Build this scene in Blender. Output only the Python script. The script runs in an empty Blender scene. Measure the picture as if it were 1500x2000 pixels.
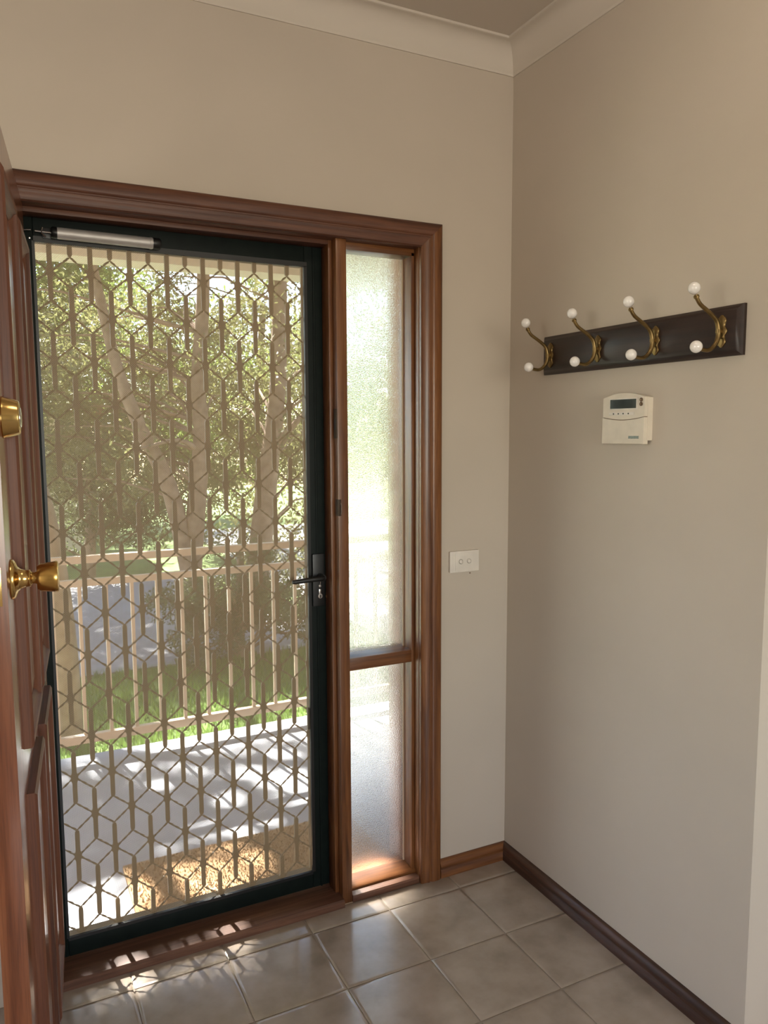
import bpy, bmesh, math, random
import numpy as np
from mathutils import Vector, Matrix

random.seed(7)
rng = np.random.default_rng(11)
SC = bpy.context.scene
COL = SC.collection

# ------------------------------------------------------------------ camera
cam_d = bpy.data.cameras.new('camera')
cam_d.sensor_fit = 'VERTICAL'
cam_d.sensor_height = 36.0
cam_d.lens = 1509.8 / 2000.0 * 36.0
cam_d.clip_start = 0.02
cam_d.clip_end = 200
cam = bpy.data.objects.new('camera', cam_d)
cam.location = (-1.5249, -2.1373, 1.5016)
cam.rotation_euler = (1.4655, 0.0047, -0.4600)
COL.objects.link(cam)
SC.camera = cam

# ------------------------------------------------------------------ world, sun, window light, exposure
SUN_VEC = Vector((-0.19, 1.0, 1.06)).normalized()          # towards the sun
world = bpy.data.worlds.new('world')
SC.world = world
world.use_nodes = True
wn = world.node_tree
wn.nodes.clear()
wo = wn.nodes.new('ShaderNodeOutputWorld')
wb = wn.nodes.new('ShaderNodeBackground')
ws = wn.nodes.new('ShaderNodeTexSky')
ws.sky_type = 'NISHITA'
ws.sun_disc = False
ws.sun_elevation = math.asin(SUN_VEC.z)
ws.sun_rotation = math.atan2(SUN_VEC.x, SUN_VEC.y)
ws.air_density = 1.0
ws.dust_density = 0.6
wb.inputs['Strength'].default_value = 0.90
wn.links.new(ws.outputs['Color'], wb.inputs['Color'])
wn.links.new(wb.outputs['Background'], wo.inputs['Surface'])

sun_d = bpy.data.lights.new('sun', 'SUN')
sun_d.energy = 85.0
sun_d.angle = math.radians(0.9)
sun_d.color = (1.0, 0.95, 0.86)
sun = bpy.data.objects.new('sun', sun_d)
sun.rotation_euler = SUN_VEC.to_track_quat('Z', 'Y').to_euler()
sun.location = (0, 6, 8)
COL.objects.link(sun)


def area(name, loc, target, sx, sy, energy, color):
    d = bpy.data.lights.new(name, 'AREA')
    d.shape = 'RECTANGLE'
    d.size, d.size_y = sx, sy
    d.energy = energy
    d.color = color
    o = bpy.data.objects.new(name, d)
    o.location = loc
    o.rotation_euler = (Vector(target) - Vector(loc)).to_track_quat('-Z', 'Y').to_euler()
    COL.objects.link(o)
    return o


# daylight through the back and side windows; the left area light is added fill
area('window_daylight', (-1.0, -5.52, 1.5), (-1.0, 0.0, 1.5), 2.3, 1.3, 72.0, (1.0, 0.91, 0.79))
area('side_window_daylight', (3.12, -3.2, 1.5), (0.0, -3.2, 1.5), 1.7, 1.3, 30.0, (1.0, 0.93, 0.83))
area('left_fill_light', (-4.12, -2.1, 1.5), (0.0, -2.1, 1.5), 1.7, 1.3, 28.0, (1.0, 0.90, 0.79))  # left opening is invented; this light is added to brighten the right wall

SC.view_settings.view_transform = 'Standard'
SC.view_settings.look = 'None'
SC.view_settings.gamma = 1.0
SC.view_settings.use_curve_mapping = False
SC.view_settings.exposure = 0.0


# ------------------------------------------------------------------ mesh helpers
class MB:
    """collects shapes into one mesh"""
    def __init__(self):
        self.bm = bmesh.new()

    def box(self, x0, x1, y0, y1, z0, z1, bev=0.0):
        b = bmesh.new()
        bmesh.ops.create_cube(b, size=1.0)
        for v in b.verts:
            v.co = Vector(((x0 + x1) / 2 + v.co.x * (x1 - x0), (y0 + y1) / 2 + v.co.y * (y1 - y0), (z0 + z1) / 2 + v.co.z * (z1 - z0)))
        if bev > 0:
            bmesh.ops.bevel(b, geom=list(b.edges), offset=bev, segments=2, profile=0.6, affect='EDGES')
        self.merge(b)
        return self

    def merge(self, b):
        me = bpy.data.meshes.new('tmp')
        b.to_mesh(me)
        b.free()
        self.bm.from_mesh(me)
        bpy.data.meshes.remove(me)

    def prism(self, prof, f, closed=True, caps=True):
        """prof: list of 2D points; f(k, (a, b)) -> 3D point for end k in 0, 1"""
        n = len(prof)
        r0 = [self.bm.verts.new(f(0, q)) for q in prof]
        r1 = [self.bm.verts.new(f(1, q)) for q in prof]
        for i in range(n if closed else n - 1):
            j = (i + 1) % n
            self.bm.faces.new((r0[i], r0[j], r1[j], r1[i]))
        if caps and closed:
            self.bm.faces.new(r0[::-1])
            self.bm.faces.new(r1)
        return self

    def tube(self, pts, rad, seg=10, caps=True):
        pts = [Vector(q) for q in pts]
        if not hasattr(rad, '__len__'):
            rad = [rad] * len(pts)
        rings = []
        up = Vector((0, 0, 1))
        t0 = (pts[1] - pts[0]).normalized()
        if abs(t0.dot(up)) > 0.9:
            up = Vector((1, 0, 0))
        nrm = t0.cross(up).normalized()
        for i, q in enumerate(pts):
            if i == 0:
                t = pts[1] - pts[0]
            elif i == len(pts) - 1:
                t = pts[-1] - pts[-2]
            else:
                t = pts[i + 1] - pts[i - 1]
            t.normalize()
            nrm = (nrm - t * nrm.dot(t)).normalized()
            bn = t.cross(nrm)
            rings.append([self.bm.verts.new(q + (nrm * math.cos(2 * math.pi * k / seg) + bn * math.sin(2 * math.pi * k / seg)) * rad[i]) for k in range(seg)])
        for a, b in zip(rings, rings[1:]):
            for k in range(seg):
                self.bm.faces.new((a[k], a[(k + 1) % seg], b[(k + 1) % seg], b[k]))
        if caps:
            self.bm.faces.new(rings[0][::-1])
            self.bm.faces.new(rings[-1])
        return self

    def lathe(self, prof, org, axis, seg=32):
        """prof: list of (radius, distance along axis)"""
        axis = Vector(axis).normalized()
        org = Vector(org)
        up = Vector((0, 0, 1)) if abs(axis.z) < 0.9 else Vector((1, 0, 0))
        u = axis.cross(up).normalized()
        w = axis.cross(u)
        rings = []
        for r, d in prof:
            if r < 1e-6:
                rings.append([self.bm.verts.new(org + axis * d)])
            else:
                rings.append([self.bm.verts.new(org + axis * d + (u * math.cos(2 * math.pi * k / seg) + w * math.sin(2 * math.pi * k / seg)) * r) for k in range(seg)])
        for a, b in zip(rings, rings[1:]):
            for k in range(seg):
                k2 = (k + 1) % seg
                if len(a) == 1 and len(b) == 1:
                    continue
                if len(a) == 1:
                    self.bm.faces.new((a[0], b[k2], b[k]))
                elif len(b) == 1:
                    self.bm.faces.new((a[k], a[k2], b[0]))
                else:
                    self.bm.faces.new((a[k], a[k2], b[k2], b[k]))
        return self

    def sphere(self, c, r, seg=24):
        n = seg // 2
        return self.lathe([(r * math.sin(math.pi * i / n), -r * math.cos(math.pi * i / n)) for i in range(n + 1)], c, (0, 0, 1), seg)

    def mesh(self, name, smooth=False, angle=40):
        bm = self.bm
        bmesh.ops.recalc_face_normals(bm, faces=list(bm.faces))
        me = bpy.data.meshes.new(name)
        bm.to_mesh(me)
        bm.free()
        if smooth:
            me.shade_smooth()
            me.set_sharp_from_angle(angle=math.radians(angle))
        return me


def obj(name, mesh, mat, parent=None, loc=(0, 0, 0)):
    """mesh is an MB in WORLD coordinates (moved to the parent's frame) or a ready Mesh in local ones"""
    if isinstance(mesh, MB):
        mb = mesh
        off = Vector(loc)
        if parent is not None and not parent.get('_local'):
            o = parent
            tot = Vector(o.location)
            while o.parent is not None:
                o = o.parent
                tot += Vector(o.location)
            off = off + tot
        if off.length > 0 and not (parent is not None and parent.get('_local')):
            bmesh.ops.translate(mb.bm, verts=list(mb.bm.verts), vec=-off)
        mesh = mb.mesh(name, smooth=True)
    o = bpy.data.objects.new(name, mesh)
    if mat is not None and len(mesh.materials) == 0:
        mesh.materials.append(mat)
    COL.objects.link(o)
    o.location = loc
    if parent is not None:
        o.parent = parent
        if parent.get('_local'):
            o['_local'] = 1
    return o


def empty(name, loc=(0, 0, 0)):
    o = bpy.data.objects.new(name, None)
    o.empty_display_size = 0.05
    o.location = loc
    COL.objects.link(o)
    return o


def tag(o, label, cat=None, group=None, kind=None):
    o['label'] = label
    if cat:
        o['category'] = cat
    if group:
        o['group'] = group
    if kind:
        o['kind'] = kind
    return o


def struct(o, label=None):
    o['kind'] = 'structure'
    if label:
        o['label'] = label
    return o


# ------------------------------------------------------------------ materials
def new_mat(name):
    m = bpy.data.materials.new(name)
    m.use_nodes = True
    nt = m.node_tree
    b = nt.nodes['Principled BSDF']
    return m, nt, b


def N(nt, typ, **kw):
    n = nt.nodes.new(typ)
    for k, v in kw.items():
        if k in n.inputs:
            n.inputs[k].default_value = v
        else:
            setattr(n, k, v)
    return n


def ramp(nt, stops):
    r = nt.nodes.new('ShaderNodeValToRGB')
    e = r.color_ramp.elements
    while len(e) < len(stops):
        e.new(0.5)
    for i, (pos, c) in enumerate(stops):
        e[i].position = pos
        e[i].color = (*c, 1)
    return r


def noisy(name, c0, c1, scale=6.0, rough=0.8, bump=0.0, bscale=200.0, detail=4.0, spec=0.5, metal=0.0, coat=0.0):
    m, nt, b = new_mat(name)
    tc = N(nt, 'ShaderNodeTexCoord')
    nz = N(nt, 'ShaderNodeTexNoise', Scale=scale, Detail=detail)
    nt.links.new(tc.outputs['Object'], nz.inputs['Vector'])
    r = ramp(nt, [(0.3, c0), (0.7, c1)])
    nt.links.new(nz.outputs['Fac'], r.inputs['Fac'])
    nt.links.new(r.outputs['Color'], b.inputs['Base Color'])
    b.inputs['Roughness'].default_value = rough
    b.inputs['Metallic'].default_value = metal
    b.inputs['Specular IOR Level'].default_value = spec
    b.inputs['Coat Weight'].default_value = coat
    if bump > 0:
        n2 = N(nt, 'ShaderNodeTexNoise', Scale=bscale, Detail=3.0)
        nt.links.new(tc.outputs['Object'], n2.inputs['Vector'])
        bp = N(nt, 'ShaderNodeBump', Strength=bump, Distance=0.002)
        nt.links.new(n2.outputs['Fac'], bp.inputs['Height'])
        nt.links.new(bp.outputs['Normal'], b.inputs['Normal'])
    return m


def wood(name, axis, dark=(0.070, 0.023, 0.008), mid=(0.165, 0.060, 0.018), light=(0.26, 0.108, 0.036), rough=0.34, coat=0.15):
    m, nt, b = new_mat(name)
    tc = N(nt, 'ShaderNodeTexCoord')
    mp = N(nt, 'ShaderNodeMapping')
    s = [42.0, 42.0, 42.0]
    s[axis] = 2.2
    mp.inputs['Scale'].default_value = s
    nt.links.new(tc.outputs['Object'], mp.inputs['Vector'])
    n1 = N(nt, 'ShaderNodeTexNoise', Scale=1.0, Detail=5.0, Roughness=0.6, Distortion=0.6)
    nt.links.new(mp.outputs['Vector'], n1.inputs['Vector'])
    r = ramp(nt, [(0.30, dark), (0.5, mid), (0.72, light)])
    nt.links.new(n1.outputs['Fac'], r.inputs['Fac'])
    mp2 = N(nt, 'ShaderNodeMapping')
    s2 = [420.0, 420.0, 420.0]
    s2[axis] = 12.0
    mp2.inputs['Scale'].default_value = s2
    nt.links.new(tc.outputs['Object'], mp2.inputs['Vector'])
    n2 = N(nt, 'ShaderNodeTexNoise', Scale=1.0, Detail=2.0)
    nt.links.new(mp2.outputs['Vector'], n2.inputs['Vector'])
    r2 = ramp(nt, [(0.35, (0.72, 0.68, 0.66)), (0.55, (1, 1, 1))])
    nt.links.new(n2.outputs['Fac'], r2.inputs['Fac'])
    mx = N(nt, 'ShaderNodeMix', data_type='RGBA', blend_type='MULTIPLY')
    mx.inputs['Factor'].default_value = 0.7
    nt.links.new(r.outputs['Color'], mx.inputs[6])
    nt.links.new(r2.outputs['Color'], mx.inputs[7])
    nt.links.new(mx.outputs[2], b.inputs['Base Color'])
    bp = N(nt, 'ShaderNodeBump', Strength=0.12, Distance=0.001)
    nt.links.new(n2.outputs['Fac'], bp.inputs['Height'])
    nt.links.new(bp.outputs['Normal'], b.inputs['Normal'])
    b.inputs['Roughness'].default_value = rough
    b.inputs['Coat Weight'].default_value = coat
    b.inputs['Coat Roughness'].default_value = 0.16
    return m


def plain(name, c, rough=0.5, metal=0.0, coat=0.0, spec=0.5):
    return noisy(name, tuple(x * 0.94 for x in c), tuple(min(1, x * 1.04) for x in c), scale=30.0, rough=rough, metal=metal, coat=coat, spec=spec)


M = {}
M['paint'] = noisy('wall_paint', (0.505, 0.442, 0.366), (0.535, 0.468, 0.388), scale=3.0, rough=0.85, bump=0.05, bscale=260.0, spec=0.3)
M['ceiling'] = noisy('ceiling_paint', (0.53, 0.475, 0.405), (0.56, 0.50, 0.43), scale=3.0, rough=0.9, bump=0.04, spec=0.3)
M['cornice'] = noisy('cornice_paint', (0.58, 0.525, 0.45), (0.61, 0.55, 0.475), scale=3.0, rough=0.8, spec=0.3)
M['wood_x'] = wood('varnished_timber_x', 0)
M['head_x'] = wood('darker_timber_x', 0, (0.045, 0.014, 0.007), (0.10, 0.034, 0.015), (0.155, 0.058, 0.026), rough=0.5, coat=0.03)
M['wood_y'] = wood('varnished_timber_y', 1)
M['wood_z'] = wood('varnished_timber_z', 2)
M['dark_y'] = wood('dark_skirting_y', 1, (0.030, 0.012, 0.007), (0.062, 0.026, 0.014), (0.10, 0.045, 0.025), rough=0.4, coat=0.1)  # darker brown than the front skirting timber
M['door_z'] = wood('door_timber_z', 2, (0.085, 0.024, 0.010), (0.16, 0.050, 0.020), (0.22, 0.078, 0.032), rough=0.28, coat=0.5)
M['door_y'] = wood('door_timber_y', 1, (0.085, 0.024, 0.010), (0.16, 0.050, 0.020), (0.22, 0.078, 0.032), rough=0.28, coat=0.5)
M['mould_z'] = wood('door_moulding_z', 2, (0.060, 0.018, 0.008), (0.115, 0.036, 0.016), (0.165, 0.058, 0.025), rough=0.5, coat=0.04)
M['mould_y'] = wood('door_moulding_y', 1, (0.060, 0.018, 0.008), (0.115, 0.036, 0.016), (0.165, 0.058, 0.025), rough=0.5, coat=0.04)
M['board'] = wood('dark_stained_board', 1, (0.010, 0.0045, 0.003), (0.020, 0.0085, 0.0055), (0.034, 0.015, 0.010), rough=0.45, coat=0.1)
M['sill'] = wood('worn_sill_timber', 0, (0.055, 0.022, 0.012), (0.11, 0.045, 0.024), (0.20, 0.095, 0.055), rough=0.5, coat=0.05)
M['green'] = noisy('dark_green_powdercoat', (0.0045, 0.008, 0.007), (0.007, 0.012, 0.010), scale=25.0, rough=0.5, spec=0.15)
M['black'] = plain('black_plastic', (0.006, 0.006, 0.006), rough=0.4)
M['grille'] = plain('bronze_grille', (0.085, 0.062, 0.034), rough=0.45)
M['brass'] = noisy('polished_brass', (0.62, 0.40, 0.13), (0.78, 0.55, 0.22), scale=18.0, rough=0.2, metal=1.0)
M['brass_worn'] = noisy('worn_brass', (0.50, 0.27, 0.06), (0.70, 0.46, 0.15), scale=14.0, rough=0.24, metal=1.0)
M['antique'] = noisy('antique_brass', (0.19, 0.125, 0.05), (0.29, 0.20, 0.085), scale=60.0, rough=0.4, metal=1.0)
M['bronze'] = plain('tarnished_bronze', (0.055, 0.035, 0.022), rough=0.5, metal=0.5)
M['porcelain'] = plain('white_porcelain', (0.80, 0.76, 0.72), rough=0.12, coat=0.6)
M['alu'] = noisy('satin_aluminium', (0.48, 0.46, 0.44), (0.54, 0.52, 0.50), scale=30.0, rough=0.5, metal=0.6)
M['steel'] = plain('bright_steel', (0.62, 0.60, 0.58), rough=0.25, metal=1.0)
M['plastic'] = plain('cream_plastic', (0.66, 0.585, 0.475), rough=0.45)
M['white_plastic'] = plain('white_plastic', (0.70, 0.645, 0.57), rough=0.4)
M['lcd'] = plain('dark_lcd', (0.010, 0.018, 0.015), rough=0.15)
M['button'] = plain('brown_button', (0.10, 0.055, 0.025), rough=0.4)
M['button_core'] = plain('button_legend', (0.30, 0.20, 0.11), rough=0.5)
M['seam'] = plain('shadow_gap', (0.16, 0.10, 0.06), rough=0.8)
M['badge'] = noisy('badge_print', (0.09, 0.12, 0.10), (0.30, 0.33, 0.29), scale=420.0, rough=0.4)
M['grout'] = noisy('floor_grout', (0.25, 0.205, 0.16), (0.33, 0.275, 0.22), scale=40.0, rough=0.9)
M['coir'] = noisy('coir_fibre', (0.20, 0.11, 0.048), (0.40, 0.25, 0.125), scale=180.0, rough=0.95, bump=0.8, bscale=320.0)
M['slab'] = noisy('porch_concrete', (0.265, 0.278, 0.31), (0.33, 0.345, 0.38), scale=9.0, rough=0.85, bump=0.3, bscale=150.0)
M['rail'] = plain('cream_enamel', (0.60, 0.47, 0.34), rough=0.4)
M['beam'] = plain('cream_beam_paint', (0.74, 0.66, 0.54), rough=0.7)
M['soffit'] = plain('soffit_paint', (0.70, 0.65, 0.56), rough=0.8)
M['bark'] = noisy('fibrous_bark', (0.14, 0.092, 0.062), (0.30, 0.21, 0.15), scale=14.0, rough=0.95, bump=1.0, bscale=60.0)
M['lawn'] = noisy('lawn_soil', (0.06, 0.11, 0.02), (0.12, 0.20, 0.04), scale=5.0, rough=0.95, bump=0.5, bscale=90.0)
M['drive'] = noisy('bitumen_drive', (0.20, 0.20, 0.21), (0.28, 0.28, 0.29), scale=12.0, rough=0.9, bump=0.3, bscale=160.0)
M['path'] = noisy('pale_concrete_path', (0.27, 0.265, 0.26), (0.34, 0.335, 0.33), scale=8.0, rough=0.9)
M['garage'] = plain('cream_garage_wall', (0.66, 0.56, 0.40), rough=0.8)
M['roof_tile'] = plain('brown_roof_tile', (0.18, 0.09, 0.06), rough=0.8)


def leaf_mat(name, c0, c1, trans=0.4):
    m, nt, b = new_mat(name)
    tc = N(nt, 'ShaderNodeTexCoord')
    nz = N(nt, 'ShaderNodeTexNoise', Scale=2.2, Detail=5.0)
    nt.links.new(tc.outputs['Object'], nz.inputs['Vector'])
    r = ramp(nt, [(0.32, c0), (0.68, c1)])
    nt.links.new(nz.outputs['Fac'], r.inputs['Fac'])
    nt.links.new(r.outputs['Color'], b.inputs['Base Color'])
    b.inputs['Roughness'].default_value = 0.6
    tr = N(nt, 'ShaderNodeBsdfTranslucent')
    hs = N(nt, 'ShaderNodeHueSaturation', Saturation=1.0, Value=1.25)
    nt.links.new(r.outputs['Color'], hs.inputs['Color'])
    nt.links.new(hs.outputs['Color'], tr.inputs['Color'])
    mx = N(nt, 'ShaderNodeMixShader')
    mx.inputs['Fac'].default_value = trans
    nt.links.new(b.outputs['BSDF'], mx.inputs[1])
    nt.links.new(tr.outputs['BSDF'], mx.inputs[2])
    nt.links.new(mx.outputs['Shader'], nt.nodes['Material Output'].inputs['Surface'])
    return m


M['leaf'] = leaf_mat('cypress_leaf', (0.075, 0.086, 0.030), (0.19, 0.20, 0.078), 0.32)
M['leaf_dark'] = leaf_mat('dark_conifer_leaf', (0.040, 0.060, 0.026), (0.11, 0.14, 0.060))
M['leaf_bright'] = leaf_mat('bright_leaf', (0.08, 0.12, 0.025), (0.19, 0.26, 0.065))
M['grass'] = leaf_mat('grass_blade', (0.075, 0.15, 0.025), (0.16, 0.27, 0.05), 0.4)


def tile_mat():
    m, nt, b = new_mat('glazed_floor_tile')
    tc = N(nt, 'ShaderNodeTexCoord')
    oi = N(nt, 'ShaderNodeObjectInfo')
    ad = N(nt, 'ShaderNodeVectorMath', operation='ADD')
    nt.links.new(tc.outputs['Object'], ad.inputs[0])
    sc = N(nt, 'ShaderNodeVectorMath', operation='SCALE')
    nt.links.new(oi.outputs['Location'], sc.inputs[0])
    sc.inputs['Scale'].default_value = 3.7
    nt.links.new(sc.outputs['Vector'], ad.inputs[1])
    nz = N(nt, 'ShaderNodeTexNoise', Scale=9.0, Detail=4.0, Roughness=0.55)
    nt.links.new(ad.outputs['Vector'], nz.inputs['Vector'])
    r = ramp(nt, [(0.3, (0.265, 0.215, 0.165)), (0.55, (0.345, 0.285, 0.23)), (0.75, (0.40, 0.335, 0.275))])
    nt.links.new(nz.outputs['Fac'], r.inputs['Fac'])
    nt.links.new(r.outputs['Color'], b.inputs['Base Color'])
    n2 = N(nt, 'ShaderNodeTexNoise', Scale=25.0, Detail=2.0)
    nt.links.new(ad.outputs['Vector'], n2.inputs['Vector'])
    bp = N(nt, 'ShaderNodeBump', Strength=0.05, Distance=0.004)
    nt.links.new(n2.outputs['Fac'], bp.inputs['Height'])
    nt.links.new(bp.outputs['Normal'], b.inputs['Normal'])
    b.inputs['Roughness'].default_value = 0.20
    b.inputs['Coat Weight'].default_value = 0.8
    b.inputs['Coat Roughness'].default_value = 0.16
    return m


M['tile'] = tile_mat()


def brick_mat():
    m, nt, b = new_mat('salmon_brickwork')
    tc = N(nt, 'ShaderNodeTexCoord')
    sp = N(nt, 'ShaderNodeSeparateXYZ')
    nt.links.new(tc.outputs['Object'], sp.inputs[0])
    a = N(nt, 'ShaderNodeMath', operation='ADD')
    nt.links.new(sp.outputs['X'], a.inputs[0])
    nt.links.new(sp.outputs['Y'], a.inputs[1])
    cb = N(nt, 'ShaderNodeCombineXYZ')
    nt.links.new(a.outputs[0], cb.inputs['X'])
    nt.links.new(sp.outputs['Z'], cb.inputs['Y'])
    br = N(nt, 'ShaderNodeTexBrick')
    br.inputs['Color1'].default_value = (0.36, 0.235, 0.19, 1)
    br.inputs['Color2'].default_value = (0.42, 0.285, 0.23, 1)
    br.inputs['Mortar'].default_value = (0.43, 0.33, 0.28, 1)
    br.inputs['Scale'].default_value = 1.0
    br.inputs['Mortar Size'].default_value = 0.006
    br.inputs['Brick Width'].default_value = 0.24
    br.inputs['Row Height'].default_value = 0.086
    nt.links.new(cb.outputs[0], br.inputs['Vector'])
    nt.links.new(br.outputs['Color'], b.inputs['Base Color'])
    b.inputs['Roughness'].default_value = 0.9
    return m


M['brick'] = brick_mat()


def obscure_glass():
    m, nt, b = new_mat('obscure_glass')
    tc = N(nt, 'ShaderNodeTexCoord')
    nz = N(nt, 'ShaderNodeTexNoise', Scale=240.0, Detail=2.0)
    nt.links.new(tc.outputs['Object'], nz.inputs['Vector'])
    bp = N(nt, 'ShaderNodeBump', Strength=1.0, Distance=0.0030)
    nt.links.new(nz.outputs['Fac'], bp.inputs['Height'])
    g = N(nt, 'ShaderNodeBsdfGlass', Roughness=0.20, IOR=1.33)
    g.inputs['Color'].default_value = (0.97, 0.98, 0.97, 1)
    nt.links.new(bp.outputs['Normal'], g.inputs['Normal'])
    tr = N(nt, 'ShaderNodeBsdfTransparent')
    mx = N(nt, 'ShaderNodeMixShader')
    mx.inputs['Fac'].default_value = 0.34
    nt.links.new(g.outputs['BSDF'], mx.inputs[1])
    nt.links.new(tr.outputs['BSDF'], mx.inputs[2])
    nt.links.new(mx.outputs['Shader'], nt.nodes['Material Output'].inputs['Surface'])
    nt.nodes.remove(b)
    return m


M['glass'] = obscure_glass()


def perforated():
    """tan sheet with small oval holes in a staggered pattern, 5.4 by 2.9 mm pitch"""
    m, nt, b = new_mat('perforated_tan_sheet')
    tc = N(nt, 'ShaderNodeTexCoord')
    sp = N(nt, 'ShaderNodeSeparateXYZ')
    nt.links.new(tc.outputs['Object'], sp.inputs[0])
    P, Q = 0.0054, 0.0029
    RX, RZ = 0.00148, 0.00080

    def op(o, a, c=None):
        n = N(nt, 'ShaderNodeMath', operation=o)
        for i, v in enumerate((a, c)):
            if v is None:
                continue
            if isinstance(v, (int, float)):
                n.inputs[i].default_value = v
            else:
                nt.links.new(v, n.inputs[i])
        return n.outputs[0]

    def cell(v, pitch, off):
        t = op('ADD', op('MULTIPLY', v, 1.0 / pitch), off + 100.0)
        return op('MULTIPLY', op('SUBTRACT', op('FRACT', t), 0.5), pitch)

    def dist(off):
        u, w = op('MULTIPLY', cell(sp.outputs['X'], P, off), 1.0 / RX), op('MULTIPLY', cell(sp.outputs['Z'], Q, off), 1.0 / RZ)
        return op('SQRT', op('ADD', op('MULTIPLY', u, u), op('MULTIPLY', w, w)))

    hole = op('LESS_THAN', op('MINIMUM', dist(0.0), dist(0.5)), 1.0)
    b.inputs['Base Color'].default_value = (0.47, 0.345, 0.20, 1)
    b.inputs['Roughness'].default_value = 0.55
    tr = N(nt, 'ShaderNodeBsdfTransparent')
    mx = N(nt, 'ShaderNodeMixShader')
    nt.links.new(hole, mx.inputs['Fac'])
    nt.links.new(b.outputs['BSDF'], mx.inputs[1])
    nt.links.new(tr.outputs['BSDF'], mx.inputs[2])
    nt.links.new(mx.outputs['Shader'], nt.nodes['Material Output'].inputs['Surface'])
    return m


M['mesh'] = perforated()

# ------------------------------------------------------------------ the room shell
OX0, OX1, OZ = -1.486, -0.345, 2.058        # frame opening in the front wall (inside of the jambs)
CEIL = 2.70
XL, XR, YB, YEND = -4.2, 3.2, -5.6, -0.985

w = MB()
w.box(XL - 0.12, OX0 - 0.03, 0, 0.13, -0.05, CEIL + 0.1)
w.box(OX1 + 0.03, 0.12, 0, 0.13, -0.05, CEIL + 0.1)
w.box(OX0 - 0.03, OX1 + 0.03, 0, 0.13, OZ + 0.03, CEIL + 0.1)
struct(obj('wall_front', w, M['paint']), 'greige painted wall around the front door')
w = MB().box(0, 0.12, YEND + 0.0, 0, -0.05, CEIL + 0.1)
struct(obj('wall_right', w, M['paint']), 'greige painted wall carrying the coat rack')
w = MB().box(0.12, XR, YEND, YEND + 0.12, -0.05, CEIL + 0.1)
struct(obj('wall_return', w, M['paint']), 'bright painted return wall past the end of the hook wall')
w = MB()
w.box(XL - 0.12, XL, YB, -3.0, -0.05, CEIL + 0.1)
w.box(XL - 0.12, XL, -1.2, 0, -0.05, CEIL + 0.1)
w.box(XL - 0.12, XL, -3.0, -1.2, -0.05, 0.82)
w.box(XL - 0.12, XL, -3.0, -1.2, 2.18, CEIL + 0.1)
struct(obj('wall_left', w, M['paint']))
w = MB()
w.box(XL - 0.12, -2.2, YB - 0.12, YB, -0.05, CEIL + 0.1)
w.box(0.2, XR + 0.12, YB - 0.12, YB, -0.05, CEIL + 0.1)
w.box(-2.2, 0.2, YB - 0.12, YB, -0.05, 0.82)
w.box(-2.2, 0.2, YB - 0.12, YB, 2.18, CEIL + 0.1)
struct(obj('wall_back', w, M['paint']))
w = MB()
w.box(XR, XR + 0.12, YB, -4.1, -0.05, CEIL + 0.1)
w.box(XR, XR + 0.12, -2.3, YEND + 0.12, -0.05, CEIL + 0.1)
w.box(XR, XR + 0.12, -4.1, -2.3, -0.05, 0.82)
w.box(XR, XR + 0.12, -4.1, -2.3, 2.18, CEIL + 0.1)
struct(obj('wall_side', w, M['paint']))
w = MB().box(XL - 0.12, XR + 0.12, YB - 0.12, 0.0, CEIL, CEIL + 0.1)
struct(obj('ceiling', w, M['ceiling']), 'flat painted ceiling')

# floor: grout bed with separate tiles
TS, TX0, TY0 = 0.2585, -1.274, -0.0905
fl = struct(obj('floor', MB().box(XL, XR, YB, 0.0, -0.06, -0.003), M['grout']), 'greige ceramic tiled floor')
tile_cache = {}


def tile(x0, x1, y0, y1):
    j = 0.0016
    key = (round(x1 - x0, 4), round(y1 - y0, 4))
    if key not in tile_cache:
        hx, hy = key[0] / 2 - j, key[1] / 2 - j
        b = MB()
        prof = [(0.0, -0.006), (0.0, -0.0014), (0.0022, -0.0003), (0.010, 0.0)]
        rings = []
        for inset, z in prof:
            rings.append([b.bm.verts.new((sx * (hx - inset), sy * (hy - inset), z)) for sx, sy in ((-1, -1), (1, -1), (1, 1), (-1, 1))])
        for r0, r1 in zip(rings, rings[1:]):
            for k in range(4):
                b.bm.faces.new((r0[k], r0[(k + 1) % 4], r1[(k + 1) % 4], r1[k]))
        b.bm.faces.new(rings[-1])
        me = b.mesh('tile', smooth=True, angle=60)
        me.materials.append(M['tile'])
        tile_cache[key] = me
    obj('tile', tile_cache[key], None, fl, ((x0 + x1) / 2, (y0 + y1) / 2, 0))


for i in range(-4, 6):
    for j in range(-1, 10):
        x0, x1 = TX0 + i * TS, TX0 + (i + 1) * TS
        y1, y0 = TY0 - j * TS, TY0 - (j + 1) * TS
        y1 = min(y1, -0.001)
        if x0 < 0 < x1 and y1 > YEND:
            x1 = -0.001
        if x0 >= 0 and y1 > YEND - 0.2:
            continue
        if y1 - y0 < 0.02 or x1 - x0 < 0.02:
            continue
        tile(x0, x1, y0, y1)

# cornice: concave cove along both walls, mitred in the corner
D, PJ = 0.084, 0.066
cp = [(0.0, 0.0), (0.004, 0.0), (0.006, 0.004)]
for k in range(9):
    a = k / 8 * math.pi / 2
    cp.append((0.006 + (PJ - 0.016) * (1 - math.cos(a)), 0.008 + (D - 0.016) * math.sin(a)))
cp += [(PJ - 0.004, D - 0.008), (PJ, D - 0.006), (PJ, D), (0.0, D)]
zc = CEIL - D


def cove(name, f):
    o = obj(name, MB().prism(cp, f), M['cornice'])
    return struct(o, 'off-white concave plaster cornice')


cove('trim_1', lambda k, q: Vector((XL if k == 0 else -q[0], -q[0], zc + q[1])))
cove('trim_2', lambda k, q: Vector((-q[0], YEND if k == 0 else -q[0], zc + q[1])))

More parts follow.
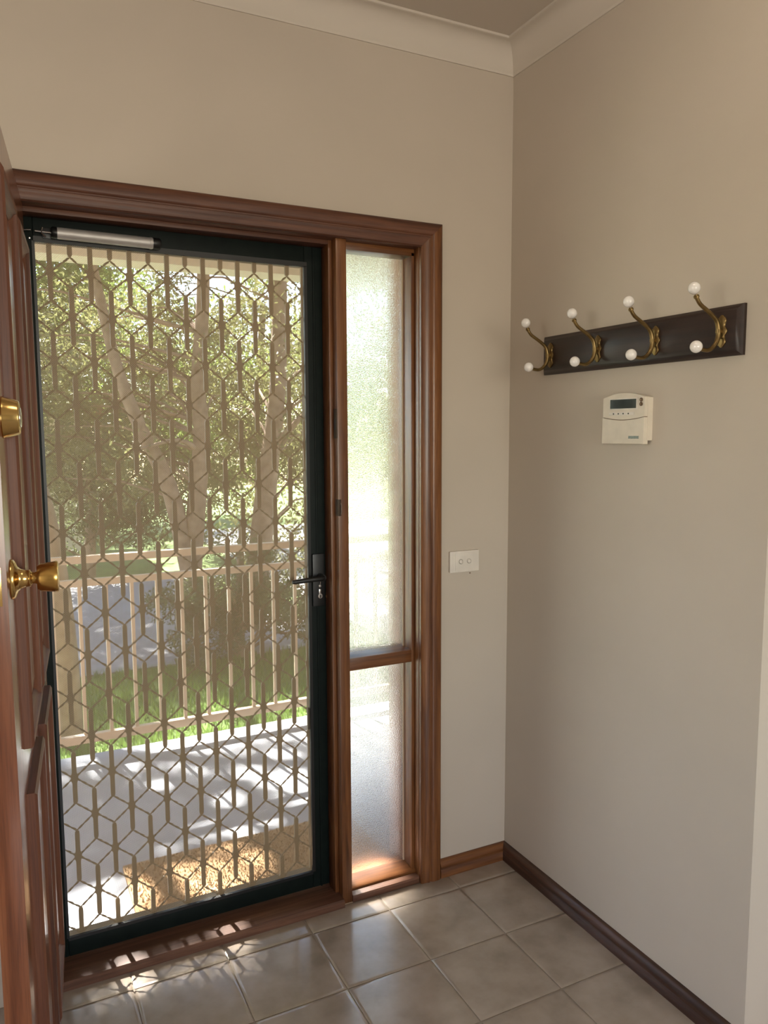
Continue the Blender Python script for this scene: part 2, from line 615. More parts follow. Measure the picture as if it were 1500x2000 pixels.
# skirting: stepped moulded profile
bp_ = [(0, 0), (0.018, 0), (0.018, 0.026), (0.0155, 0.029), (0.0155, 0.034), (0.017, 0.037), (0.0165, 0.046), (0.011, 0.056), (0.006, 0.060), (0, 0.060)]
struct(obj('baseboard_front', MB().prism(bp_, lambda k, q: Vector((-0.268 if k == 0 else -q[0], -q[0], q[1]))), M['wood_x']), 'red-brown varnished timber skirting beside the door architrave')
struct(obj('baseboard_right', MB().prism(bp_, lambda k, q: Vector((-q[0], YEND if k == 0 else -q[0], q[1]))), M['dark_y']), 'dark brown timber skirting under the coat rack wall')

# architrave: moulded timber casing, mitred at the corners
AI, AO = -0.343, -0.268
ALI, ALO = -1.488, -1.563
ATI, ATO = 2.058, 2.131
ap = [(0.0, 0.0), (0.0, 0.012), (0.004, 0.016), (0.020, 0.0165), (0.026, 0.019), (0.030, 0.019), (0.032, 0.0155), (0.036, 0.0155), (0.039, 0.019), (0.044, 0.021), (0.066, 0.021), (0.072, 0.018), (0.075, 0.013), (0.075, 0.0)]
ah = ATO - ATI


def arch_side(sgn, inner):
    return lambda k, q: Vector((inner + sgn * q[0], -q[1], 0.0 if k == 0 else ATI + q[0] * ah / 0.075))


struct(obj('trim_3', MB().prism(ap, arch_side(1, AI)), M['wood_z']), 'moulded red-brown timber architrave beside the light switch')
struct(obj('trim_4', MB().prism(ap, arch_side(-1, ALI)), M['wood_z']), 'moulded red-brown timber architrave behind the open door')
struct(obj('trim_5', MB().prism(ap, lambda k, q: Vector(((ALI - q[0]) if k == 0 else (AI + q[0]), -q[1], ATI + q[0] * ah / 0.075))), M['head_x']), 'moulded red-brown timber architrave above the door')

# door frame: jambs, head, mullion, sill, stops
fr = struct(empty('trim_6', (-1.05, 0.06, 0)), 'red-brown timber door frame with sidelight mullion')
bv = 0.0015
obj('jamb', MB().box(OX0 - 0.029, OX0, 0, 0.135, 0, OZ + 0.029, bv), M['wood_z'], fr)
obj('jamb', MB().box(OX1, OX1 + 0.029, 0, 0.135, 0, OZ + 0.029, bv), M['wood_z'], fr)
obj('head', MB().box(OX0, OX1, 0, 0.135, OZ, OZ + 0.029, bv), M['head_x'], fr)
mul = obj('mullion', MB().box(-0.620, -0.587, 0.0, 0.135, 0.0, OZ, bv), M['wood_z'], fr)
obj('stop', MB().box(-0.632, -0.6195, 0.030, 0.084, 0.026, OZ, bv), M['wood_z'], fr)
obj('stop', MB().box(OX0, OX0 + 0.012, 0.030, 0.084, 0.026, OZ, bv), M['wood_z'], fr)
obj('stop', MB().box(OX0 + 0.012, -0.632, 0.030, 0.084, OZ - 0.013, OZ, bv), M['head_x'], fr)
sl = MB().prism([(-0.018, 0.0), (-0.018, 0.018), (-0.012, 0.024), (0.03, 0.026), (0.135, 0.022), (0.135, 0.0)],
                lambda k, q: Vector((OX0 if k == 0 else -0.620, q[0], q[1])))
obj('sill', sl, M['sill'], fr)
# strike plates let into the mullion
sp1 = obj('strike_plate', MB().box(-0.6215, -0.6115, -0.0012, 0.020, 1.245, 1.295, 0.0004), M['bronze'], fr)
obj('lip', MB().tube([(-0.6125, -0.0015, 1.25), (-0.6120, -0.004, 1.258), (-0.6120, -0.004, 1.276), (-0.6125, -0.0015, 1.284)], 0.0012, 6), M['steel'], sp1)
sp2 = obj('strike_plate', MB().box(-0.6225, -0.6195, 0.004, 0.024, 1.478, 1.566, 0.0004), M['bronze'], fr)
obj('bolt_hole', MB().box(-0.6232, -0.6222, 0.008, 0.020, 1.505, 1.535), M['black'], sp2)
# pale filler patches and chips on the stop
obj('filler_patch', MB().lathe([(0, 0.0006), (0.005, 0.0004), (0.006, 0)], (-0.6322, 0.078, 0.985), (-1, 0, 0), 12), plain('wood_filler', (0.30, 0.17, 0.10), 0.7), fr)

# sidelight window
GY = 0.085
win = struct(empty('window_1', (-0.466, 0.06, 0)), 'narrow obscure-glass sidelight in a varnished timber frame')
SX0, SX1 = -0.577, -0.356
obj('stile', MB().box(SX1, OX1, 0.028, GY, 0.028, 2.048, bv), M['wood_z'], win)
obj('stile', MB().box(-0.587, SX0, 0.028, GY, 0.028, 2.048, bv), M['wood_z'], win)
obj('top_bead', MB().box(-0.587, OX1, 0.028, GY, 2.036, OZ, bv), M['wood_x'], win)
obj('transom', MB().box(SX0, SX1, 0.026, 0.125, 0.750, 0.790, bv), M['wood_x'], win)
obj('bottom_rail', MB().box(-0.587, OX1, -0.006, 0.020, 0.0, 0.024, 0.002), M['sill'], win)
obj('sill', MB().prism([(0.023, 0.0), (0.023, 0.030), (0.028, 0.034), (GY, 0.040), (0.135, 0.036), (0.135, 0.0)],
                       lambda k, q: Vector((-0.587 if k == 0 else OX1, q[0], q[1]))), M['wood_x'], win)
obj('pane', MB().box(SX0 - 0.006, SX1 + 0.006, GY, GY + 0.004, 0.786, 2.044), M['glass'], win)
obj('pane', MB().box(SX0 - 0.006, SX1 + 0.006, GY, GY + 0.004, 0.036, 0.754), M['glass'], win)
sealm = plain('putty_bead', (0.42, 0.30, 0.20), 0.7)
obj('putty', MB().box(SX1 - 0.004, SX1, GY - 0.005, GY, 0.79, 2.036), sealm, win)
obj('putty', MB().box(SX1 - 0.004, SX1, GY - 0.005, GY, 0.04, 0.75), sealm, win)
for z0, z1 in ((0.036, 0.754), (0.786, 2.044)):
    obj('outer_bead', MB().box(SX1, OX1, GY + 0.004, 0.12, z0, z1), M['wood_z'], win)
    obj('outer_bead', MB().box(-0.587, SX0, GY + 0.004, 0.12, z0, z1), M['wood_z'], win)

# ------------------------------------------------------------------ security screen door
sd = struct(empty('door_2', (-1.474, 0.105, 0.0)), 'dark green security screen door with diamond grille and tan perforated mesh')
FX0, FX1, FZ0, FZ1 = -1.484, -0.622, 0.029, 2.056
AX0, AX1, AZ0, AZ1 = -1.422, -0.687, 0.084, 1.988
FY0, FY1 = 0.085, 0.123
obj('stile', MB().box(FX0, AX0, FY0, FY1, FZ0, FZ1, 0.003), M['green'], sd)
st = obj('stile', MB().box(AX1, FX1, FY0, FY1, FZ0, FZ1, 0.003), M['green'], sd)
obj('rib', MB().box(-0.661, -0.655, FY0 - 0.003, FY0 + 0.002, FZ0, FZ1, 0.001), M['green'], st)
tr_ = obj('top_rail', MB().box(AX0, AX1, FY0, FY1, AZ1, FZ1, 0.003), M['green'], sd)
obj('bottom_rail', MB().box(AX0, AX1, FY0, FY1, FZ0, AZ0, 0.003), M['green'], sd)
# inner bead step round the opening
bd = MB()
bd.box(AX0 - 0.004, AX0 + 0.003, FY0 - 0.002, FY0 + 0.01, AZ0, AZ1)
bd.box(AX1 - 0.0015, AX1 + 0.008, FY0 - 0.002, FY0 + 0.01, AZ0, AZ1)
bd.box(AX0, AX1 + 0.008, FY0 - 0.002, FY0 + 0.01, AZ1 - 0.002, AZ1 + 0.012)
bd.box(AX0, AX1, FY0 - 0.002, FY0 + 0.01, AZ0 - 0.008, AZ0 + 0.0015)
obj('bead', bd, M['black'], sd)
# perforated sheet
MY = 0.092
ms = MB()
v = [ms.bm.verts.new(q) for q in ((AX0 - 0.01, MY, AZ0 - 0.01), (AX1 + 0.006, MY, AZ0 - 0.01), (AX1 + 0.006, MY, AZ1 + 0.01), (AX0 - 0.01, MY, AZ1 + 0.01))]
ms.bm.faces.new(v)
pm = obj('perforated_sheet', ms, M['mesh'], sd)
pm['kind'] = 'stuff'

# grille: one link per node = upright strip with four twisted diagonals
GYC = 0.1045
VP, HALF, DH = 0.2297, 0.0745, 0.040


def link_mesh(up=True, down=True, diag=(1, 1, 1, 1)):
    b = MB()
    hw, ht = 0.0062, 0.0035
    zt = HALF if up else 0.012
    zb = -HALF if down else -0.012
    prof = [(-0.004, zb), (0.004, zb), (hw, zb + 0.006), (hw, -0.014), (0.0095, -0.007), (0.0095, 0.007), (hw, 0.014), (hw, zt - 0.006), (0.004, zt),
            (-0.004, zt), (-hw, zt - 0.006), (-hw, 0.014), (-0.0095, 0.007), (-0.0095, -0.007), (-hw, -0.014), (-hw, zb + 0.006)]
    b.prism(prof, lambda k, q: Vector((q[0], ht if k else -ht, q[1])))
    sides = ((1, 1), (-1, 1), (1, -1), (-1, -1))
    for on, (sx, sz) in zip(diag, sides):
        if not on:
            continue
        n = 9
        p0, p1 = Vector((sx * 0.008, 0, sz * 0.005)), Vector((sx * 0.05, 0, sz * DH))
        d = (p1 - p0).normalized()
        nv = Vector((-d.z, 0, d.x))
        prev = None
        for i in range(n + 1):
            c = p0.lerp(p1, i / n)
            a = i * 0.9
            e1 = nv * math.cos(a) + Vector((0, 1, 0)) * math.sin(a)
            e2 = -nv * math.sin(a) + Vector((0, 1, 0)) * math.cos(a)
            ring = [b.bm.verts.new(c + e1 * u * 0.0028 + e2 * w_ * 0.0013) for u, w_ in ((-1, -1), (1, -1), (1, 1), (-1, 1))]
            if prev:
                for k in range(4):
                    b.bm.faces.new((prev[k], prev[(k + 1) % 4], ring[(k + 1) % 4], ring[k]))
            prev = ring
    me = b.mesh('grille_link', smooth=False)
    me.materials.append(M['grille'])
    return me


LM = {}
so = Vector(sd.location)
for colk in range(-1, 15):
    isA = colk % 2 == 0
    x = -1.385 + 0.05 * colk
    zs = [1.918 - VP * j for j in range(-1, 10)] if isA else [1.804 - VP * j for j in range(-1, 10)]
    for z in zs:
        if z > FZ1 + 0.0 or z < 0.02:
            # a link whose node falls beyond the frame: only its strip end shows
            if z > FZ1 and z - HALF < AZ1 or z < 0.02 and z + HALF > AZ0:
                zc_ = z
            continue
        up, down = z + HALF < FZ1 - 0.02, z - HALF > FZ0 + 0.02
        if not up and not down:
            continue
        if not up and z > AZ1:
            up = False
        dg = [1, 1, 1, 1]
        if colk == 14:
            dg[0] = dg[2] = 0
        if colk == -1:
            dg[1] = dg[3] = 0
        if z + DH > FZ1 - 0.01:
            dg[0] = dg[1] = 0
        if z - DH < FZ0 + 0.01:
            dg[2] = dg[3] = 0
        key = (up, down, tuple(dg))
        if key not in LM:
            LM[key] = link_mesh(up, down, dg)
        obj('grille_link', LM[key], None, sd, Vector((x, GYC, z)) - so)

# door closer on the top rail
cz, cy = 2.008, 0.066
cl = obj('closer_tube', MB().tube([(-1.366, cy, cz), (-1.126, cy, cz - 0.002)], 0.0148, 20), M['alu'], sd)
obj('end_cap', MB().lathe([(0, 0), (0.0152, 0), (0.0152, 0.006), (0.0150, 0.006), (0.0148, 0.018), (0.0125, 0.021), (0, 0.021)], (-1.1275, cy, cz - 0.002), (1, 0, 0), 20), M['black'], cl)
obj('band', MB().lathe([(0.0150, 0), (0.0156, 0.001), (0.0156, 0.006), (0.0150, 0.007)], (-1.136, cy, cz - 0.002), (1, 0, 0), 20), M['alu'], cl)
obj('end_cap', MB().lathe([(0, 0), (0.0125, 0), (0.0150, 0.003), (0.0150, 0.014), (0, 0.014)], (-1.380, cy, cz), (1, 0, 0), 20), M['black'], cl)
obj('rod', MB().tube([(-1.378, cy, cz), (-1.418, cy, cz + 0.001)], 0.0022, 8).tube([(-1.427, cy + 0.002, cz + 0.003), (-1.447, cy + 0.004, cz + 0.001), (-1.47, cy + 0.006, cz + 0.002)], 0.0022, 8), M['steel'], cl)
obj('hold_open_clip', MB().tube([(-1.400, cy - 0.004, cz + 0.010), (-1.4025, cy - 0.006, cz + 0.002), (-1.402, cy - 0.006, cz - 0.005), (-1.393, cy - 0.004, cz - 0.013)], 0.0018, 6), M['steel'], cl)
obj('bracket', MB().box(-1.121, -1.112, cy, FY0, cz - 0.014, cz + 0.010, 0.001).box(-1.40, -1.372, cy + 0.012, FY0, cz - 0.013, cz + 0.013, 0.001), M['black'], cl)
for q in (-1.447, -1.43):
    obj('screw', MB().lathe([(0, 0.002), (0.0022, 0.0015), (0.003, 0)], (q, FY0, cz - 0.014), (0, -1, 0), 10), M['steel'], cl)

# lever handle with key cylinder
hp = obj('handle_plate', MB().box(-0.677, -0.638, 0.074, 0.0855, 0.957, 1.122, 0.003), M['black'], sd)
obj('lever', MB().tube([(-0.655, 0.076, 1.052), (-0.655, 0.040, 1.052)], 0.009, 14).tube([(-0.655, 0.040, 1.052), (-0.664, 0.036, 1.052), (-0.69, 0.036, 1.051), (-0.748, 0.038, 1.048), (-0.757, 0.038, 1.048)], [0.008, 0.0085, 0.008, 0.0072, 0.0055], 12), M['black'], hp)
obj('lock_cylinder', MB().lathe([(0, 0.006), (0.0075, 0.0055), (0.0085, 0.003), (0.0085, 0)], (-0.655, 0.0745, 0.990), (0, -1, 0), 20).box(-0.659, -0.651, 0.0705, 0.0745, 0.993, 1.012, 0.002), M['steel'], hp)
obj('keyhole', MB().box(-0.6565, -0.6535, 0.0675, 0.0688, 0.985, 0.994), M['black'], hp)
obj('snib', MB().lathe([(0, 0.004), (0.004, 0.0035), (0.0045, 0)], (-0.655, 0.0745, 1.021), (0, -1, 0), 14).tube([(-0.6545, 0.071, 1.026), (-0.654, 0.069, 1.036)], 0.0018, 6), M['steel'], hp)
# weathered strike cover lower on the stile
obj('latch_cover', MB().box(-0.695, -0.683, FY0 + 0.004, FY0 + 0.012, 0.56, 0.63), M['grille'], sd)

# ------------------------------------------------------------------ timber entry door, standing open
AL = math.radians(5.4)
DW, DT, DZ0, DZ1 = 0.84, 0.040, 0.012, 2.052
dr = struct(empty('door_1', (-1.486, -0.006, 0.0)), 'open red-brown timber entry door with raised panel mouldings')
# local frame: x = out of the exterior face, y = back towards the hinge (door runs to -y)
dr.rotation_euler = (0, 0, -AL)
dr['_local'] = 1
obj('slab', MB().box(0, DT, -DW, 0, DZ0, DZ1, 0.002), M['door_z'], dr)
mp_ = [(0.0, 0.0), (0.0, 0.013), (0.006, 0.017), (0.015, 0.016), (0.018, 0.011), (0.026, 0.008), (0.032, 0.003), (0.032, 0.0)]


def panel(s0, s1, z0, z1, nm):
    ins = 0.030
    b = MB()
    # flat field, bevelled to a raised centre
    y0, y1 = -s1 + ins, -s0 - ins
    rings = []
    for i_, h in ((0.0, 0.0005), (0.0, 0.002), (0.035, 0.008), (0.035, 0.008)):
        rings.append([b.bm.verts.new((DT + h, yy, zz)) for yy, zz in ((y0 + i_, z0 + ins + i_), (y1 - i_, z0 + ins + i_), (y1 - i_, z1 - ins - i_), (y0 + i_, z1 - ins - i_))])
    for r0, r1 in zip(rings[:2], rings[1:3]):
        for k in range(4):
            b.bm.faces.new((r0[k], r0[(k + 1) % 4], r1[(k + 1) % 4], r1[k]))
    b.bm.faces.new(rings[2])
    pn = obj(nm, b, M['door_z'], dr)
    X = lambda h: DT + h
    obj('moulding', MB().prism(mp_, lambda k, q: Vector((X(q[1]), -s0 - q[0], (z0 + q[0]) if k == 0 else (z1 - q[0])))), M['mould_z'], pn)
    obj('moulding', MB().prism(mp_, lambda k, q: Vector((X(q[1]), -s1 + q[0], (z0 + q[0]) if k == 0 else (z1 - q[0])))), M['mould_z'], pn)
    obj('moulding', MB().prism(mp_, lambda k, q: Vector((X(q[1]), (-s1 + q[0]) if k == 0 else (-s0 - q[0]), z0 + q[0]))), M['mould_y'], pn)
    obj('moulding', MB().prism(mp_, lambda k, q: Vector((X(q[1]), (-s1 + q[0]) if k == 0 else (-s0 - q[0]), z1 - q[0]))), M['mould_y'], pn)


for s0, s1 in ((0.115, 0.385), (0.455, 0.725)):
    panel(s0, s1, 0.965, 1.925, 'upper_panel')
    panel(s0, s1, 0.20, 0.885, 'lower_panel')
# knob and deadbolt on the exterior face, latch plate on the edge
KS, KZ = 0.778, 1.268
kn = obj('knob', MB().lathe([(0, 0.070), (0.0215, 0.070), (0.0248, 0.069), (0.0255, 0.067), (0.0245, 0.062), (0.0225, 0.044), (0.0195, 0.0385), (0.0105, 0.0375), (0.0095, 0.035), (0.0095, 0.030), (0, 0.030)], (DT, -KS, KZ), (1, 0, 0), 40), M['brass_worn'], dr)
obj('rosette', MB().lathe([(0.032, 0.0), (0.0325, 0.0015), (0.031, 0.005), (0.027, 0.0075), (0.020, 0.010), (0.0160, 0.014), (0.0140, 0.019), (0.0132, 0.0255), (0.0140, 0.0268), (0.0130, 0.0285), (0.0105, 0.029), (0.009, 0.032), (0, 0.032)], (DT, -KS, KZ), (1, 0, 0), 40), M['brass'], kn)
db = obj('deadbolt', MB().lathe([(0.033, 0.0), (0.0335, 0.002), (0.032, 0.005), (0.0265, 0.0235), (0.025, 0.025), (0.0235, 0.0255), (0.0, 0.0255)], (DT, -KS, 1.524), (1, 0, 0), 40), M['brass'], dr)
obj('cylinder_face', MB().lathe([(0.0165, 0.0), (0.0165, 0.0015), (0.014, 0.0025), (0, 0.0025)], (DT + 0.025, -KS, 1.524), (1, 0, 0), 24), M['steel'], db)
obj('latch_plate', MB().box(0.008, 0.032, -DW - 0.0015, -DW + 0.002, 1.238, 1.298, 0.0006), M['brass'], dr)
obj('latch_plate', MB().box(0.008, 0.032, -DW - 0.0015, -DW + 0.002, 1.495, 1.553, 0.0006), M['brass'], dr)
for z in (0.22, 1.02, 1.83):
    obj('hinge', MB().tube([(-0.004, 0.004, z - 0.05), (-0.004, 0.004, z + 0.05)], 0.005, 10), M['antique'], dr)

# ------------------------------------------------------------------ coat rack
cr = tag(empty('coat_rack', (0, -0.55, 1.668)), 'dark stained board with four brass double hooks on the wall above the alarm keypad', 'coat rack')
BY0, BY1, BZ0, BZ1 = -0.190, -0.906, 1.668, 1.783
b = MB()
rings = []
for ins, x in ((0, -0.0005), (0, -0.008), (0.003, -0.011), (0.012, -0.019), (0.014, -0.020)):
    rings.append([b.bm.verts.new((x, yy, zz)) for yy, zz in ((BY0 - ins, BZ0 + ins), (BY1 + ins, BZ0 + ins), (BY1 + ins, BZ1 - ins), (BY0 - ins, BZ1 - ins))])
for r0, r1 in zip(rings, rings[1:]):
    for k in range(4):
        b.bm.faces.new((r0[k], r0[(k + 1) % 4], r1[(k + 1) % 4], r1[k]))
b.bm.faces.new(rings[-1])
b.bm.faces.new(rings[0][::-1])
obj('board', b, M['board'], cr)


def smooth_path(pts, n=6):
    P_ = [Vector(q) for q in pts]
    P_ = [P_[0] * 2 - P_[1]] + P_ + [P_[-1] * 2 - P_[-2]]
    out = []
    for i in range(1, len(P_) - 2):
        for k in range(n):
            t = k / n
            a, b_, c, d = P_[i - 1], P_[i], P_[i + 1], P_[i + 2]
            out.append(0.5 * ((2 * b_) + (c - a) * t + (2 * a - 5 * b_ + 4 * c - d) * t * t + (3 * b_ - 3 * c + d - a) * t ** 3))
    out.append(P_[-2])
    return out


HPATH = [(-0.108, 1.801), (-0.104, 1.793), (-0.093, 1.781), (-0.073, 1.770), (-0.052, 1.758), (-0.039, 1.747), (-0.033, 1.732), (-0.032, 1.715), (-0.037, 1.699), (-0.048, 1.687), (-0.063, 1.680), (-0.081, 1.681), (-0.092, 1.6845)]
for hy in (-0.236, -0.443, -0.655, -0.857):
    pts = smooth_path([(x, hy, z) for x, z in HPATH], 4)
    rd = []
    for i in range(len(pts)):
        t = i / (len(pts) - 1)
        rd.append(0.0046 + 0.0012 * math.exp(-((t - 0.55) / 0.18) ** 2))
    hk = obj('coat_hook', MB().tube(pts, rd, 12).box(-0.0365, -0.018, hy - 0.005, hy + 0.005, 1.7205, 1.7285, 0.001), M['antique'], cr)
    # wavy back plate
    outline = []
    for i in range(48):
        a = 2 * math.pi * i / 48
        zz = math.cos(a) * 0.037
        wv = 0.0155 * (abs(math.sin(a)) ** 0.75) * (0.80 + 0.22 * math.cos(2 * math.pi * zz / 0.026))
        outline.append((math.copysign(wv, math.sin(a)), zz))
    pl = MB()
    r0 = [pl.bm.verts.new((-0.0195, hy + a_, 1.7245 + z_)) for a_, z_ in outline]
    r1 = [pl.bm.verts.new((-0.0225, hy + a_, 1.7245 + z_)) for a_, z_ in outline]
    r2 = [pl.bm.verts.new((-0.0240, hy + a_ * 0.82, 1.7245 + z_ * 0.93)) for a_, z_ in outline]
    for ra, rb in ((r0, r1), (r1, r2)):
        for i in range(48):
            pl.bm.faces.new((ra[i], ra[(i + 1) % 48], rb[(i + 1) % 48], rb[i]))
    pl.bm.faces.new(r2)
    obj('backplate', pl, M['antique'], hk)
    obj('collar', MB().lathe([(0.0052, 0), (0.0064, 0.001), (0.0064, 0.005), (0.0052, 0.006)], (-0.1045, hy, 1.794), (-0.45, 0, 0.9), 14), M['antique'], hk)
    obj('porcelain_knob', MB().sphere((-0.114, hy, 1.815), 0.0138), M['porcelain'], hk)
    obj('porcelain_knob', MB().sphere((-0.101, hy, 1.6865), 0.0140), M['porcelain'], hk)

# ------------------------------------------------------------------ alarm keypad
kp = tag(empty('alarm_keypad', (0, -0.556, 1.463)), 'cream plastic keypad with dark display on the wall below the coat rack', 'keypad')
KY0, KY1, KZ0, KZ1 = -0.480, -0.633, 1.463, 1.585
yc = (KY0 + KY1) / 2


def top_z(y):
    t = (y - yc) / (abs(KY1 - KY0) / 2)
    return KZ1 + 0.012 * (1 - t * t)


ys = [KY0 + (KY1 - KY0) * i / 16 for i in range(17)]
seam = lambda y: 1.5335 - 0.0075 * (1 - ((y - yc) / 0.0765) ** 2)
out_u = [(y, top_z(y)) for y in ys] + [(y, seam(y) + 0.0009) for y in ys[::-1]]
obj('housing', MB().prism([(KY0 - 0.004, KZ0 + 0.009)] + [(y, top_z(y) - 0.001) for y in ([KY0 - 0.004] + ys[1:-1] + [KY1 - 0.001])] + [(KY1 - 0.001, KZ0 + 0.009)], lambda k, q: Vector((-0.0005 if k == 0 else -0.018, q[0], q[1]))), M['plastic'], kp)
obj('upper_cover', MB().prism(out_u, lambda k, q: Vector((-0.017 if k == 0 else -0.029, q[0], q[1]))), M['plastic'], kp)
out_l = [(y, seam(y) - 0.0009) for y in ys] + [(KY1, KZ0), (KY0, KZ0)]
flap = obj('flap', MB().prism(out_l, lambda k, q: Vector((-0.015 if k == 0 else -0.0305, q[0], q[1]))), M['plastic'], kp)
obj('seam_line', MB().prism([(y, seam(y) + 0.001) for y in ys] + [(y, seam(y) - 0.001) for y in ys[::-1]], lambda k, q: Vector((-0.016 if k == 0 else -0.027, q[0], q[1]))), M['seam'], kp)
bz = obj('display_bezel', MB().box(-0.0305, -0.028, -0.6085, -0.506, 1.5535, 1.5835, 0.0008), M['white_plastic'], kp)
obj('display', MB().box(-0.0315, -0.0295, -0.6045, -0.5095, 1.5565, 1.5805), M['lcd'], bz)
for z in (1.5775, 1.5665):
    bt = obj('button', MB().lathe([(0.0052, 0), (0.0052, 0.002), (0.004, 0.003), (0, 0.003)], (-0.029, -0.6215, z), (-1, 0, 0), 16), M['button'], kp)
    obj('legend', MB().lathe([(0.0018, 0), (0.0018, 0.0006), (0, 0.0006)], (-0.032, -0.6215, z), (-1, 0, 0), 10), M['button_core'], bt)
obj('indicator_strip', MB().box(-0.0300, -0.0285, -0.597, -0.504, 1.5385, 1.5465, 0.0004), M['white_plastic'], kp)
for y in (-0.522, -0.540, -0.558, -0.577):
    obj('indicator_light', MB().box(-0.0308, -0.0298, y - 0.0018, y + 0.0018, 1.5410, 1.5445), M['lcd'], kp)
for k in range(4):
    obj('groove', MB().box(-0.0308, -0.0302, -0.630, -0.484, 1.4685 + k * 0.004, 1.4690 + k * 0.004), M['seam'] if k < 0 else M['plastic'], flap)
bg = obj('badge', MB().box(-0.0312, -0.0303, -0.617, -0.580, 1.4765, 1.4838), M['badge'], flap)

# ------------------------------------------------------------------ light switch
ls = tag(empty('light_switch', (-0.1775, 0, 1.038)), 'cream double light switch plate on the wall between the architrave and corner', 'light switch')
obj('plate', MB().box(-0.2335, -0.1215, -0.0095, -0.0002, 1.038, 1.108, 0.0022), M['white_plastic'], ls)
obj('inner_panel', MB().box(-0.2135, -0.1415, -0.0103, -0.0090, 1.0435, 1.1025, 0.0005), M['white_plastic'], ls)
for x in (-0.192, -0.161):
    sw = obj('dolly_surround', MB().lathe([(0.0093, 0), (0.0093, 0.0012), (0.0080, 0.0012), (0.0080, 0.0003), (0, 0.0003)], (x, -0.0100, 1.073), (0, -1, 0), 24), M['white_plastic'], ls)
    obj('dolly', MB().lathe([(0.0070, 0), (0.0068, 0.002), (0.0045, 0.0034), (0, 0.0038)], (x, -0.0100, 1.073), (0, -0.97, 0.24), 24), M['white_plastic'], sw)
tag(obj('wall_plug', MB().lathe([(0.0024, 0), (0.0022, 0.0012), (0, 0.0012)], (-0.151, -0.0002, 1.0305), (0, -1, 0), 10), M['seam']), 'tiny dark nail hole under the light switch', 'nail hole')

# ------------------------------------------------------------------ ceiling lamp of the entry (above and behind the view)
LX, LY = -0.56, -1.14
lamp = tag(empty('ceiling_lamp', (LX, LY, CEIL)), 'round flush ceiling lamp with opal shade in the entry', 'ceiling lamp')
obj('base', MB().lathe([(0, 0), (0.14, 0), (0.14, 0.022), (0.13, 0.026), (0, 0.026)], (LX, LY, CEIL), (0, 0, -1), 40), M['white_plastic'], lamp)
gm, gnt, gb = new_mat('opal_shade')
gb.inputs['Base Color'].default_value = (0.9, 0.85, 0.75, 1)
gb.inputs['Emission Color'].default_value = (1.0, 0.87, 0.70, 1)
gb.inputs['Emission Strength'].default_value = 14.0
obj('shade', MB().lathe([(0.125, 0.024), (0.128, 0.034), (0.118, 0.055), (0.09, 0.072), (0.05, 0.082), (0, 0.085)], (LX, LY, CEIL), (0, 0, -1), 40), gm, lamp)

# ------------------------------------------------------------------ outside: porch, railing, garden
PZ = -0.10
struct(obj('porch_slab', MB().box(-3.2, 3.0, 0.13, 1.85, -0.55, PZ, 0.006), M['slab']), 'grey concrete porch floor')
w = MB()
w.box(-4.2, OX0 - 0.012, 0.135, 0.25, -0.6, 2.75)
w.box(OX1 + 0.010, 3.2, 0.135, 0.235, -0.6, 2.75)
w.box(OX0 - 0.012, OX1 + 0.002, 0.135, 0.25, 2.09, 2.75)
struct(obj('wall_outer', w, M['brick']), 'salmon brick outer skin of the house')
struct(obj('porch_step', MB().box(OX0 - 0.012, OX1 + 0.002, 0.13, 0.25, -0.2, -0.004, 0.003), M['brick']), 'brick sill under the front door')
struct(obj('porch_ceiling', MB().box(-4.2, 3.4, 0.25, 2.15, 2.52, 2.62), M['soffit']), 'cream porch ceiling')
struct(obj('porch_beam', MB().box(-4.2, 3.4, 1.86, 2.04, 2.325, 2.52, 0.004), M['beam']), 'cream painted porch beam')
mt = MB().box(-1.20, -0.30, 0.27, 0.70, PZ, PZ + 0.016, 0.005)
dm = tag(empty('doormat', (-0.75, 0.48, PZ)), 'brown coir doormat on the porch outside the screen door', 'doormat')
obj('backing', mt, M['coir'], dm)
# short coir tufts
nt_ = 9000
px = rng.uniform(-1.195, -0.305, nt_); py = rng.uniform(0.275, 0.695, nt_)
hh = rng.uniform(0.004, 0.010, nt_); ax_ = rng.uniform(0, math.pi, nt_); lx = rng.normal(0, 0.003, nt_); ly = rng.normal(0, 0.003, nt_)
wv = 0.0022
V = np.zeros((nt_ * 3, 3)); zt = PZ + 0.0155
V[0::3] = np.stack([px - np.cos(ax_) * wv, py - np.sin(ax_) * wv, np.full(nt_, zt)], 1)
V[1::3] = np.stack([px + np.cos(ax_) * wv, py + np.sin(ax_) * wv, np.full(nt_, zt)], 1)
V[2::3] = np.stack([px + lx, py + ly, zt + hh], 1)


def fast_mesh(name, V, k):
    n = len(V) // k
    me = bpy.data.meshes.new(name)
    me.vertices.add(len(V))
    me.vertices.foreach_set('co', np.asarray(V, dtype=np.float32).ravel())
    me.loops.add(n * k)
    me.loops.foreach_set('vertex_index', np.arange(n * k, dtype=np.int32))
    me.polygons.add(n)
    me.polygons.foreach_set('loop_start', np.arange(0, n * k, k, dtype=np.int32))
    me.update(calc_edges=True)
    me.validate()
    return me


o = obj('coir_pile', fast_mesh('coir_pile', V - np.array([-0.75, 0.48, PZ]), 3), M['coir'], dm)
o['kind'] = 'stuff'

